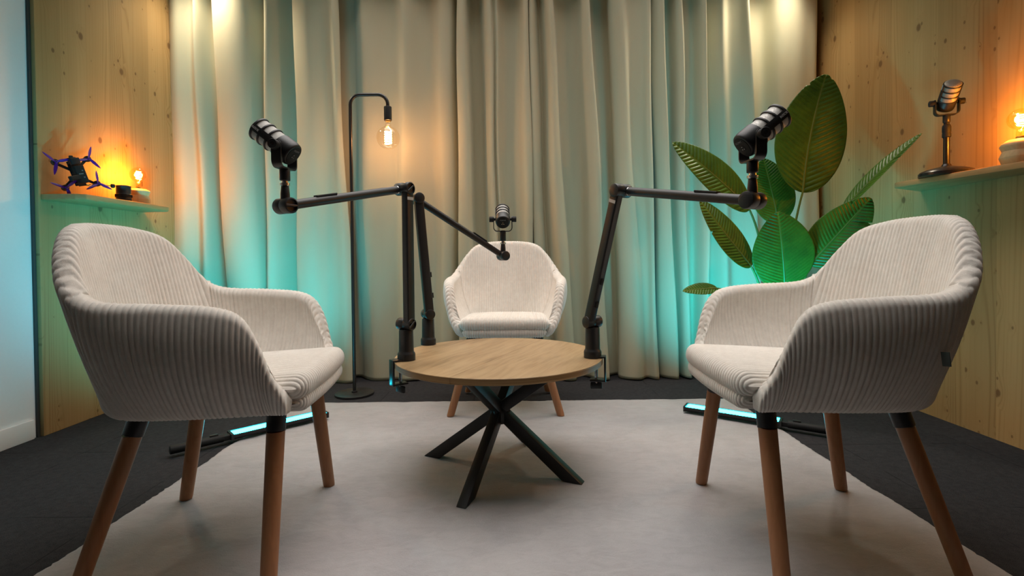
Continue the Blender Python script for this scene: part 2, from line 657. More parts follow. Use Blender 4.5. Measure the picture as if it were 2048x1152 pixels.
M['tree'] = M['stem']


def struct(o):
    o['kind'] = 'structure'
    return o


# ------------------------------------------------------------------ room shell
FZ = -0.012
CZ = 2.62
X0, XW, X1 = -2.05, -2.075, 1.955
YB = 3.26
struct(MB().box((-0.05, 1.0, FZ - 0.03), (4.25, 4.8, 0.06)).build('floor', M['carpet'], smooth=False))
struct(MB().box((-0.05, 1.0, CZ + 0.03), (4.25, 4.8, 0.06)).build('ceiling', M['ceil'], smooth=False))
struct(MB().box((XW - 0.05, 0.40, (CZ + FZ) / 2), (0.10, 3.48, CZ - FZ)).build('wall_left', M['white'], smooth=False))
struct(MB().box((X0 - 0.0625, 2.72, (CZ + FZ) / 2), (0.125, 1.16, CZ - FZ)).build('wall_left_panel', M['panel'], bevel=0.003))
struct(MB().box((X1 + 0.05, 1.0, (CZ + FZ) / 2), (0.10, 4.8, CZ - FZ)).build('wall_right', M['panel'], smooth=False))
struct(MB().box((-0.05, YB + 0.05, (CZ + FZ) / 2), (4.0, 0.10, CZ - FZ)).build('wall_back', M['white'], smooth=False))
struct(MB().box((XW + 0.007, 0.385, FZ + 0.042), (0.014, 3.45, 0.084)).build('baseboard_left', M['skirt'], bevel=0.003))
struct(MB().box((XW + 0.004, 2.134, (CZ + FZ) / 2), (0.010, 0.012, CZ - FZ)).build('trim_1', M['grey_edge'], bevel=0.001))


# ------------------------------------------------------------------ rug
def make_rug():
    nx, ny = 230, 190
    xs = np.linspace(-1.145, 1.152, nx)
    ys = np.linspace(0.78, 2.575, ny)
    X, Y = np.meshgrid(xs, ys, indexing='ij')

    def smooth_noise(n, k):
        a = rng.normal(size=n)
        ker = np.exp(-np.linspace(-2, 2, k) ** 2)
        a = np.convolve(np.pad(a, k, mode='wrap'), ker / np.sqrt((ker ** 2).sum()), 'same')[k:-k]
        return a
    wx0, wx1 = smooth_noise(ny, 25) * .006 + smooth_noise(ny, 3) * .002, smooth_noise(ny, 25) * .006 + smooth_noise(ny, 3) * .002
    wy0, wy1 = smooth_noise(nx, 25) * .005 + smooth_noise(nx, 3) * .002, smooth_noise(nx, 25) * .005 + smooth_noise(nx, 3) * .002
    U = (X - xs[0]) / (xs[-1] - xs[0])
    Vv = (Y - ys[0]) / (ys[-1] - ys[0])
    X = X + wx0[None, :] * (1 - U) ** 4 + wx1[None, :] * U ** 4
    Y = Y + wy0[:, None] * (1 - Vv) ** 4 + wy1[:, None] * Vv ** 4
    # soften the corners a little
    d = np.minimum(np.minimum(X - X.min(), X.max() - X), np.minimum(Y - Y.min(), Y.max() - Y))
    nz = rng.normal(size=(nx, ny))
    ker = np.exp(-np.linspace(-2, 2, 9) ** 2)
    ker /= ker.sum()
    for _ in range(2):
        nz = np.apply_along_axis(lambda a: np.convolve(a, ker, 'same'), 0, nz)
        nz = np.apply_along_axis(lambda a: np.convolve(a, ker, 'same'), 1, nz)
    nz = nz / nz.std()
    Z = -0.0018 + nz * 0.0008 - 0.0098 * np.exp(-np.maximum(d, 0) / 0.007)
    V = np.stack([X, Y, Z], -1).reshape(-1, 3)
    F = grid_faces(nx, ny)
    # underside
    n = len(V)
    B = V.copy()
    B[:, 2] = FZ + 0.0005
    idx = np.arange(n).reshape(nx, ny)
    loop = np.concatenate([idx[:, 0], idx[-1, 1:], idx[-2::-1, -1], idx[0, -2:0:-1]])
    nxt = np.roll(loop, -1)
    S = np.stack([loop, loop + n, nxt + n, nxt], -1)
    o = np_mesh('rug', np.concatenate([V, B]), np.concatenate([F, F[:, ::-1] + n, S]), M['rug'])
    return tag(o, 'pale grey plush rug spread under the coffee table and armchairs', 'rug')


make_rug()


# ------------------------------------------------------------------ curtains
def px_x(px):
    return (px - 1018) / 985.0 * 3.06


PA = [(322, 338, -.03), (327, 343, .02), (338, 352, -.03), (350, 358, -.045), (355, 349, -.01), (354, 346, .05), (372, 380, .08), (395, 400, .045), (408, 424, .07), (420, 445, -.02),
      (440, 468, -.045), (441, 467, 0), (438, 464, .06), (475, 490, .085), (505, 520, .06), (520, 538, -.02), (536, 545, -.045), (539, 543, 0), (537, 540, .06), (550, 555, .055),
      (572, 580, -.025), (593, 602, -.035), (596, 600, .02), (597, 598, .055), (625, 630, .075), (650, 655, .04), (664, 672, .04), (674, 690, .055), (679, 702, .04), (680, 704, .03)]
PB = [(664, 676, -.05), (684, 694, -.055), (700, 706, -.04), (710, 716, -.01), (724, 740, .025), (750, 770, .02), (788, 790, .01), (808, 805, .045), (835, 845, .012), (860, 862, .0),
      (882, 882, .03), (904, 898, .02), (913, 908, -.03), (919, 912, .0), (918, 910, .05), (932, 940, .055), (940, 950, -.03), (958, 972, -.035), (968, 985, .03), (978, 995, .042), (982, 998, .015),
      (990, 1003, .03), (1003, 1012, -.01), (1030, 1035, -.005), (1044, 1048, .05), (1053, 1060, .05), (1055, 1064, .03)]
PC = [(1047, 1056, -.02), (1057, 1066, -.02), (1058, 1067, .03), (1066, 1086, .03), (1075, 1098, -.025), (1083, 1108, .01), (1091, 1122, .06), (1098, 1142, .05), (1104, 1148, -.01), (1125, 1160, -.035), (1150, 1172, -.015),
      (1160, 1182, .03), (1174, 1207, .055), (1178, 1213, -.02), (1200, 1232, -.055), (1219, 1236, -.045), (1217, 1232, .01), (1228, 1246, .045), (1239, 1268, .06), (1250, 1282, .02), (1275, 1290, .02), (1287, 1298, .042),
      (1292, 1304, .042), (1295, 1308, .02), (1296, 1309, .0)]
PD = [(1285, 1294, -.055), (1296, 1306, -.055), (1300, 1312, .0), (1304, 1318, .025), (1316, 1334, .05), (1322, 1344, .05), (1325, 1348, -.02), (1338, 1354, -.035), (1346, 1360, .03), (1355, 1372, .05), (1359, 1377, .0), (1384, 1392, -.025),
      (1396, 1402, .05), (1402, 1410, .06), (1405, 1415, -.01), (1420, 1427, -.005), (1440, 1445, .042), (1456, 1462, .01), (1475, 1485, .03), (1489, 1512, .06), (1494, 1518, -.02), (1515, 1530, -.04), (1532, 1545, -.03),
      (1546, 1562, .05), (1575, 1590, .075), (1602, 1612, .055), (1622, 1635, .035), (1634, 1645, -.02), (1638, 1648, -.04)]


def make_curtain(pts, label, yoff=0.0, seed=0):
    r = np.random.default_rng(seed)
    pts = np.array(pts, float)
    n = len(pts)
    t = np.linspace(0, n - 1, n * 14)
    top = np.stack([px_x(pts[:, 0]), 3.08 + yoff - pts[:, 2] * 1.28], -1)
    bot = np.stack([px_x(pts[:, 1]), 3.08 + yoff - pts[:, 2] * 1.38], -1)
    T = catmull(top, t)
    B = catmull(bot, t)
    ker = np.exp(-np.linspace(-2, 2, 11) ** 2)
    ker /= ker.sum()

    def sm(a):
        p = np.pad(a, 5, mode='edge')
        return np.convolve(p, ker, 'same')[5:-5]
    T = np.stack([sm(T[:, 0]), sm(T[:, 1])], -1)
    B = np.stack([sm(B[:, 0]), sm(B[:, 1])], -1)
    nz = 64
    zt, zb = 2.585, -0.009
    Z = zb + (zt - zb) * np.linspace(0, 1, nz) ** 1.15
    k = ((Z - 0.02) / (2.4 - 0.02))[None, :, None]
    P = B[:, None, :] * (1 - k) + T[:, None, :] * k
    # gentle sway of the folds with height
    ph = r.uniform(0, 6.28, 4)
    s = t[:, None]
    sway = 0.006 * np.sin(Z[None, :] * 2.2 + ph[0] + s * .35) + 0.004 * np.sin(Z[None, :] * 4.7 + ph[1] - s * .5)
    P[:, :, 0] += sway
    P[:, :, 1] += 0.006 * np.sin(Z[None, :] * 3.1 + ph[2] + s * .6)
    zz = np.repeat(Z[None, :], len(t), 0).copy()
    zz[:, 0] += 0.003 + 0.003 * np.sin(s[:, 0] * .9 + ph[3])
    V = np.concatenate([P, zz[:, :, None]], -1)
    nu = len(t)
    # give it thickness
    d = np.gradient(P[:, :, :2], axis=0)
    nrm = np.stack([d[:, :, 1], -d[:, :, 0]], -1)
    nrm /= np.linalg.norm(nrm, axis=-1, keepdims=True) + 1e-9
    front = V.copy()
    hem = 0.0012 * np.exp(-((Z - 0.05) / 0.006) ** 2)
    front[:, :, :2] += nrm * (0.0012 - hem[None, :, None])
    back = V.copy()
    back[:, :, :2] -= nrm * 0.0012
    N = nu * nz
    F = grid_faces(nu, nz)
    idx = np.arange(N).reshape(nu, nz)
    loop = np.concatenate([idx[:, 0], idx[-1, 1:], idx[-2::-1, -1], idx[0, -2:0:-1]])
    nxt = np.roll(loop, -1)
    S = np.stack([loop, loop + N, nxt + N, nxt], -1)
    o = np_mesh('curtain', np.concatenate([front.reshape(-1, 3), back.reshape(-1, 3)]), np.concatenate([F, F[:, ::-1] + N, S]), M['curtain'])
    return tag(o, label, 'curtain', 'beige curtains along the back wall')


make_curtain(PA, 'beige floor-length curtain panel beside the left wood wall, glowing orange', 0.0, 1)
make_curtain(PB, 'beige curtain panel hanging behind the black floor lamp', 0.012, 2)
make_curtain(PC, 'beige curtain panel with narrow folds just right of the middle armchair', 0.0, 3)
make_curtain(PD, 'beige curtain panel behind the green plant, next to the right wood wall', 0.012, 4)


# ------------------------------------------------------------------ armchair
RIB = 0.0122
RIBD = 0.0046


def rib_shape(ph):
    f = ph / RIB
    f = f - np.floor(f)
    return np.sqrt(np.maximum(0, 1 - (2 * f - 1) ** 2 * 0.96)) - 0.75


def mesh_normals(P, wrap_v):
    du = np.gradient(P, axis=0)
    if wrap_v:
        dv = (np.roll(P, -1, 1) - np.roll(P, 1, 1))
    else:
        dv = np.gradient(P, axis=1)
    n = np.cross(du, dv)
    return n / (np.linalg.norm(n, axis=-1, keepdims=True) + 1e-12)


def shell_mesh():
    # outer base point, outer rim point, bulge  (x forward, y to the side)
    C = [((-.238, .000, .385), (-.312, .000, .842), -.008), ((-.235, .080, .385), (-.305, .100, .838), -.008), ((-.222, .128, .385), (-.277, .174, .820), -.006),
         ((-.200, .168, .385), (-.248, .228, .771), -.002), ((-.160, .202, .385), (-.204, .270, .706), .010), ((-.105, .216, .385), (-.138, .288, .661), .028), ((.000, .219, .385), (.000, .288, .650), .042),
         ((.085, .217, .385), (.100, .281, .641), .040), ((.150, .214, .385), (.150, .272, .618), .034), ((.185, .212, .385), (.181, .265, .560), .024),
         ((.212, .211, .385), (.207, .252, .485), .014), ((.240, .209, .383), (.243, .217, .412), .003)]
    B = np.array([c[0] for c in C])
    Rm = np.array([c[1] for c in C])
    bl = np.array([[c[2]] for c in C])
    # mirror for smooth start
    def full(A, flip):
        A2 = A[:0:-1].copy()
        if flip:
            A2[:, 1] *= -1
        return np.concatenate([A2, A])
    Bf, Rf, bf = full(B, True), full(Rm, True), full(bl, False)
    n = len(Bf)
    tt = np.linspace(0, n - 1, 4000)
    mid = catmull((Bf + Rf) / 2, tt)
    top = catmull(Rf, tt)
    s = np.concatenate([[0], np.cumsum(0.65 * np.linalg.norm(np.diff(mid[:, :2], axis=0), axis=1) + 0.35 * np.linalg.norm(np.diff(top, axis=0), axis=1))])
    s -= s[-1] / 2
    NU = 820
    su = np.linspace(s[0], s[-1], NU)
    t = np.interp(su, s, tt)
    b, r, g = catmull(Bf, t), catmull(Rf, t), catmull(bf, t)
    # plan-direction normal
    d = np.gradient((b + r) / 2, axis=0)
    pn = np.stack([d[:, 1], -d[:, 0], np.zeros(NU)], -1)
    pn /= np.linalg.norm(pn, axis=1, keepdims=True) + 1e-9
    if (pn[NU // 2] @ np.array([-1, 0, 0])) < 0:
        pn = -pn
    NVm = 74
    H = np.linalg.norm(r - b, axis=1)
    TH = 0.024
    tv = 0.5 - 0.5 * np.cos(np.linspace(0, PI, NVm))
    tv = 0.35 * np.linspace(0, 1, NVm) + 0.65 * tv
    v = tv[None, :]
    S = b[:, None, :] * (1 - v[..., None]) + r[:, None, :] * v[..., None]
    S = S + pn[:, None, :] * (g * (4 * v * (1 - v)))[..., None]
    S = S - pn[:, None, :] * (TH * (1 - 0.6 * v ** 2))[..., None]
    dist_top = (1 - v) * H[:, None]
    dist_bot = v * H[:, None]
    th = np.minimum(TH, H[:, None] * 0.45)
    hh = th * np.sqrt(np.clip(1 - (1 - np.clip(dist_top / th, 0, 1)) ** 2, 0, 1))
    hb = 0.03
    hh = hh * np.sqrt(np.clip(1 - (1 - np.clip(dist_bot / np.minimum(hb, H[:, None] * .5), 0, 1)) ** 2 * 0.75, 0, 1))
    # taper the very front ends
    e = np.clip((su[-1] - np.abs(su)) / 0.025, 0, 1)
    hh = hh * np.sqrt(1 - (1 - e) ** 2)[:, None]
    nS = mesh_normals(S, False)
    sg = np.sign((nS * pn[:, None, :]).sum(-1, keepdims=True))
    nS = nS * sg
    outer = S + nS * hh[..., None]
    inner = S - nS * hh[..., None]
    P = np.concatenate([outer, inner[:, -2:0:-1]], 1)      # closed section, wrap in v
    NV = P.shape[1]
    N = mesh_normals(P, True)
    # orient outward
    ctr = np.concatenate([S, S[:, -2:0:-1]], 1)
    N = N * np.sign(((P - ctr) * N).sum(-1, keepdims=True) + 1e-9)
    seam = np.interp(4.55 + (n - 1) / 2, tt, s)
    a = np.abs(su)
    # panels: back ribs run straight up (constant y), arm ribs follow the arm
    yb = P[:, :, 1]
    armph = (a - seam)[:, None] + np.zeros_like(yb)
    isarm = (a > seam)[:, None] + np.zeros_like(yb, bool)
    ph = np.where(isarm, armph, yb + RIB / 2)
    disp = RIBD * rib_shape(ph)
    groove = np.exp(-((a - seam) / 0.0035) ** 2)[:, None]
    disp = disp * (1 - groove) - groove * 0.004
    fade = e[:, None]
    P = P + N * (disp * fade)[..., None]
    F = grid_faces(NU, NV, wrap_v=True)
    cap0 = P[0].mean(0)
    V = P.reshape(-1, 3)
    return V, F


def slab_mesh(y_half, xb, xf, z0, z1, rad, crown, ny=260, ns=26, rib=True, front_bow=0.012, endr=0.05, back_round=0.10, back_drop=0.0):
    """cushion lofted across y from rounded x-z sections that close round at both ends"""
    ys = np.linspace(-1, 1, ny)
    ys = np.sin(ys * PI / 2) * 0.35 + ys * 0.65
    prof = []
    per = []
    # unit rounded rectangle section sampled evenly
    a, c = (xf - xb) / 2, (z1 - z0) / 2
    seg = []
    m = 16
    for cx, cz, a0 in ((1, -1, -PI / 2), (1, 1, 0), (-1, 1, PI / 2), (-1, -1, PI)):
        for k in range(m + 1):
            t = a0 + (PI / 2) * k / m
            seg.append((cx * (a - rad) + rad * math.cos(t), cz * (c - rad) + rad * math.sin(t)))
    seg = np.array(seg + [seg[0]])
    L = np.concatenate([[0], np.cumsum(np.linalg.norm(np.diff(seg, axis=0), axis=1))])
    NP = 150
    u = np.linspace(0, L[-1], NP, endpoint=False)
    sec = np.stack([np.interp(u, L, seg[:, 0]), np.interp(u, L, seg[:, 1])], -1)
    P = np.zeros((ny, NP, 3))
    for i, q in enumerate(ys):
        y = q * y_half
        e = np.clip((y_half - abs(y)) / endr, 0, 1)
        k = math.sqrt(max(0, 1 - (1 - e) ** 2))
        ins = endr * (1 - k)                        # inset near the ends
        sx = max(0.02, (a - ins * 0.9) / a)
        sz = max(0.03, (c - min(ins, c * 0.97)) / c)
        x = (xb + xf) / 2 + sec[:, 0] * sx
        x = x + back_round * abs(y / y_half) ** 3.5 * np.clip((xf - x) / (xf - xb), 0, 1)
        z = (z0 + z1) / 2 + sec[:, 1] * sz
        fx = np.clip((x - xb) / (xf - xb), 0, 1)
        x = x + front_bow * (1 - (y / y_half) ** 2) * fx
        up_ = np.clip((z - (z0 + z1) / 2) / c, 0, 1)
        z = z - back_drop * up_ * (1 - fx) + crown * up_ * (1 - (y / y_half) ** 2) * np.sin(np.clip(fx, 0, 1) * PI) ** 0.6
        P[i] = np.stack([x, np.full(NP, y), z], -1)
    N = mesh_normals(P, True)
    ctr = P.mean(1, keepdims=True)
    N = N * np.sign(((P - ctr) * N).sum(-1, keepdims=True) + 1e-9)
    if rib:
        # arc length across the top keeps the ribs even where the ends round over
        seg_l = np.linalg.norm(np.diff(P[:, NP // 3], axis=0), axis=1)
        s = np.concatenate([[0], np.cumsum(seg_l)])
        s -= s[-1] / 2
        P = P + N * (RIBD * 0.9 * rib_shape(s + RIB / 2))[:, None, None]
    F = grid_faces(ny, NP, wrap_v=True)
    return P.reshape(-1, 3), F


def make_chair():
    root = thing('armchair', 'x', 'armchair')
    V, F = shell_mesh()
    np_mesh('shell', V, F, M['cord'], root)
    V, F = slab_mesh(0.196, -0.225, 0.262, 0.377, 0.425, 0.022, 0.0, ny=330, endr=0.03)
    np_mesh('seat_base', V, F, M['cord'], root)
    V, F = slab_mesh(0.215, -0.245, 0.266, 0.406, 0.472, 0.032, 0.008, ny=360, endr=0.045, back_drop=0.028)
    np_mesh('seat_cushion', V, F, M['cord'], root)
    for sx, fx, fy, tx, ty in ((1, .196, .261, .184, .154), (1, .196, -.261, .184, -.154), (-1, -.229, .224, -.133, .140), (-1, -.229, -.224, -.133, -.140)):
        b, tp = Vector((fx, fy, 0.0)), Vector((tx, ty, .385))
        q = b.lerp(tp, 0.855)
        m = MB()
        x = Vector((1, 0, 0))
        y = Vector((0, 1, 0))
        rings = []
        for k, rr in ((0, .0172), (0.02, .0182), (0.5, .0200), (0.86, .0212)):
            p = b.lerp(tp, k)
            rings.append([p + x * math.cos(2 * PI * j / 28) * rr + y * math.sin(2 * PI * j / 28) * rr for j in range(28)])
        m.loft(rings)
        lg = m.build('leg', M['beech'], root)
        cp = MB().cyl(q, b.lerp(tp, 1.0), 0.0222, 0.0228, 28, 0.001)
        cp.build('bracket', M['black'], lg)
    # underside frame plate
    MB().box((0.02, 0, 0.374), (0.36, 0.30, 0.008)).build('underframe', M['black'], root, bevel=0.003)
    tg = MB().box((-0.122, 0.300, 0.520), (0.003, 0.016, 0.030), Euler((0.12, 0, 0.35)).to_matrix())
    tg.build('fabric_tag', M['ftag'], root, bevel=0.0008)
    return root


def children(o):
    return [c for c in bpy.data.objects if c.parent == o]


def copy_tree(o, parent=None):
    c = o.copy()
    COL.objects.link(c)
    if parent:
        c.parent = parent
    for ch in children(o):
        copy_tree(ch, c)
    return c


chair = make_chair()
cg = 'cream corduroy armchairs around the table'
chair.location = (-0.779, 1.336, 0)
chair.rotation_euler.z = 0.106
tag(chair, 'cream corduroy armchair at left, standing near the orange shelf lamp and white wall', 'armchair', cg)
c2 = copy_tree(chair)
c2.location = (0.800, 1.337, 0)
c2.rotation_euler.z = 3.105
tag(c2, 'cream corduroy armchair at right, in front of the green plant', 'armchair', cg)
c3 = copy_tree(chair)
c3.location = (-0.034, 2.518, 0)
c3.rotation_euler.z = -PI / 2 - 0.02
tag(c3, 'cream corduroy armchair behind the round table, facing the camera', 'armchair', cg)


# ------------------------------------------------------------------ coffee table
def make_table():
    TX, TY, ZT, TR = -0.05, 1.745, 0.403, 0.363
    root = thing('coffee_table', 'round oak coffee table with black crossed steel legs', 'table', (TX, TY, 0))
    a0 = Vector((-0.187 - TX, 1.394 - TY))
    a1 = Vector((0.125 - TX, 2.067 - TY))
    dirv = (a1 - a0).normalized()
    nrm = Vector((-dirv.y, dirv.x))
    off = nrm.dot(a0)
    ang = math.atan2(dirv.y, dirv.x)
    mo = mat_oak(-ang)
    mo2 = M['beech']
    for side in (1, -1):
        # circle segment on one side of the seam
        pts = []
        h = off + side * 0.0005
        half = math.acos(max(-1, min(1, h / TR)))
        n = 72
        an = math.atan2(nrm.y, nrm.x)
        if side == 1:
            angs = [an - half + 2 * half * k / n for k in range(n + 1)]
        else:
            angs = [an + half + (2 * PI - 2 * half) * k / n for k in range(n + 1)]
        ring = [Vector((TR * math.cos(q), TR * math.sin(q), 0)) for q in angs]
        ch = 0.0012
        m = MB()
        zs = [(ZT - 0.0205, ch), (ZT - 0.0205 + ch, 0), (ZT - ch, 0), (ZT, ch)]
        c = sum(ring, Vector((0, 0, 0))) / len(ring)
        m.loft([[Vector((p.x - (p.x / TR) * i, p.y - (p.y / TR) * i, z)) for p in ring] for z, i in zs])
        m.build('tabletop', mo, root, sharp=35)
    zt = ZT - 0.0205
    for th in (157, -26, -111, 66):
        t = math.radians(th)
        d = Vector((math.cos(t), math.sin(t), 0))
        s = Vector((-d.y, d.x, 0))
        foot = d * 0.275
        topp = -d * 0.235
        w, l = 0.0165, 0.034
        m = MB()
        rings = []
        for p, z in ((foot, 0.0), (topp, zt)):
            rings.append([p + s * a * w + d * b * l + Vector((0, 0, z)) for a, b in ((1, 1), (-1, 1), (-1, -1), (1, -1))])
        m.loft(rings)
        m.build('leg', M['black'], root, bevel=0.002)
    m = MB()
    m.box((0, 0, 0.186), (0.062, 0.062, 0.05), Euler((0, 0, math.radians(23))).to_matrix())
    m.build('hub', M['black'], root, bevel=0.004)
    return root


make_table()


# ------------------------------------------------------------------ microphone and boom arm
def make_mic(alpha, label, loc, rz, group='black and silver broadcast microphones', stem=True, zp=0.10):
    """origin at the bottom of the mount socket; yoke axis along local x; head points to +y and up"""
    root = thing('microphone', label, 'microphone', loc, rz, group)
    ca, sa = math.cos(alpha), math.sin(alpha)
    ax = Vector((0, ca, sa))
    upv = Vector((0, -sa, ca))
    X = Vector((1, 0, 0))
    O = Vector((0, 0, zp))

    def L(s):
        return O + ax * s
    # rear body
    R0 = 0.0315
    b = MB()
    b.lathe([(0.012, -0.030), (0.0262, -0.030), (0.0290, -0.0285), (0.0305, -0.025), (R0, -0.019), (R0, 0.011), (0.031, 0.014), (0.0285, 0.016)], O, ax, 48)
    body = b.build('body', M['black'], root)
    p = MB()
    p.lathe([(0.0235, -0.0315), (0.0245, -0.0310), (0.0245, -0.0295)], O, ax, 40)
    p.build('rear_plate', M['rubber'], body)
    xs = MB()
    xs.lathe([(0.0088, -0.0320), (0.0096, -0.0318), (0.0096, -0.0305)], L(0) - upv * 0.004, ax, 28)
    xs.build('cable_socket', M['rubber'], body)
    pin = MB()
    for k in range(3):
        q = math.radians(90 + 120 * k)
        c = L(-0.0323) - upv * 0.004 + X * 0.0042 * math.cos(q) + upv * 0.0042 * math.sin(q)
        pin.cyl(c, c + ax * 0.002, 0.0012, n=10)
    pin.build('pins', M['steel'], body)
    text_mesh('rear_lettering', 'PODMIC', 0.0068, M['greyink'], body, frame(L(-0.0319) + upv * 0.0125, X, upv, -ax))
    # grille
    g = MB()
    g.lathe([(0.0284, 0.012), (0.0284, 0.0845), (0.0278, 0.0878), (0.0240, 0.0905), (0.014, 0.0920), (0.0005, 0.0925)], O, ax, 48)
    gr = g.build('grille', M['grille'], root)
    # cage: rings and two side bars
    cg_ = MB()
    for s0, w in ((0.0360, 0.0048), (0.0590, 0.0048), (0.0825, 0.0052)):
        cg_.lathe([(0.0270, s0 - w / 2), (0.0312, s0 - w / 2), (0.0318, s0 - w / 4), (0.0318, s0 + w / 4), (0.0312, s0 + w / 2), (0.0270, s0 + w / 2)], O, ax, 48, cap=False)
    for sg in (1, -1):
        half = math.radians(16)
        rings = []
        for s0 in (0.010, 0.0845):
            ring = []
            for k in range(7):
                q = -half + 2 * half * k / 6
                ring.append(L(s0) + (X * sg * math.cos(q) + upv * math.sin(q)) * 0.0322)
            for k in range(6, -1, -1):
                q = -half + 2 * half * k / 6
                ring.append(L(s0) + (X * sg * math.cos(q) + upv * math.sin(q)) * 0.0272)
            rings.append(ring)
        cg_.loft(rings)
    cage = cg_.build('grille_cage', M['black'], root)
    for sg in (1, -1):
        # lettering on the side bar: upright whichever side it is read from
        xd = ax * sg
        zd = X * sg
        yd = zd.cross(xd)
        text_mesh('brand_lettering', 'RØDE', 0.0080, M['ink'], cage, frame(L(0.0725) + X * sg * 0.0322, xd, yd, zd))
    # yoke
    yk = MB()
    W = 0.0395
    path = []
    ybot = -0.052
    rc = 0.016
    plate = []
    outl = [(W, 0.004)]
    outl += [(W, ybot + rc)]
    for k in range(1, 7):
        q = -PI / 2 * k / 6
        outl.append((W - rc + rc * math.cos(q), ybot + rc + rc * math.sin(q)))
    full = outl + [(-x, z) for x, z in reversed(outl)]
    rings = []
    for i, (x, z) in enumerate(full):
        p0 = full[max(i - 1, 0)]
        p1 = full[min(i + 1, len(full) - 1)]
        d = Vector((p1[0] - p0[0], 0, p1[1] - p0[1])).normalized()
        nn = Vector((-d.z, 0, d.x))
        wd_ = 0.0125
        c = O + Vector((x, 0, z))
        rings.append([c + nn * 0.0018 + Vector((0, wd_, 0)), c + nn * 0.0018 - Vector((0, wd_, 0)), c - nn * 0.0018 - Vector((0, wd_, 0)), c - nn * 0.0018 + Vector((0, wd_, 0))])
    yk.loft(rings)
    for sg in (1, -1):
        yk.cyl(O + Vector((sg * (W - 0.0018), 0, 0.002)), O + Vector((sg * (W + 0.0018), 0, 0.002)), 0.0124, n=28)
    yoke = yk.build('yoke', M['black'], root)
    for sg in (1, -1):
        k = MB()
        k.cyl(O + X * sg * 0.0305, O + X * sg * (W + 0.001), 0.006, n=16)
        k.lathe([(0.0112, W + 0.0015), (0.0124, W + 0.0025), (0.0124, W + 0.0175), (0.0114, W + 0.019), (0.0045, W + 0.019), (0.0040, W + 0.0180), (0.0025, W + 0.0180), (0.0022, W + 0.019)], O, X * sg, 28)
        k.build('knob', M['rubber'], root)
    st = MB()
    st.lathe([(0.0095, 0.0), (0.0120, 0.0008), (0.0128, 0.002), (0.0128, zp + ybot - 0.003), (0.0118, zp + ybot - 0.001), (0.010, zp + ybot + 0.0035)], (0, 0, 0), (0, 0, 1), 28)
    st.build('mount_socket', M['black'], root)
    return root


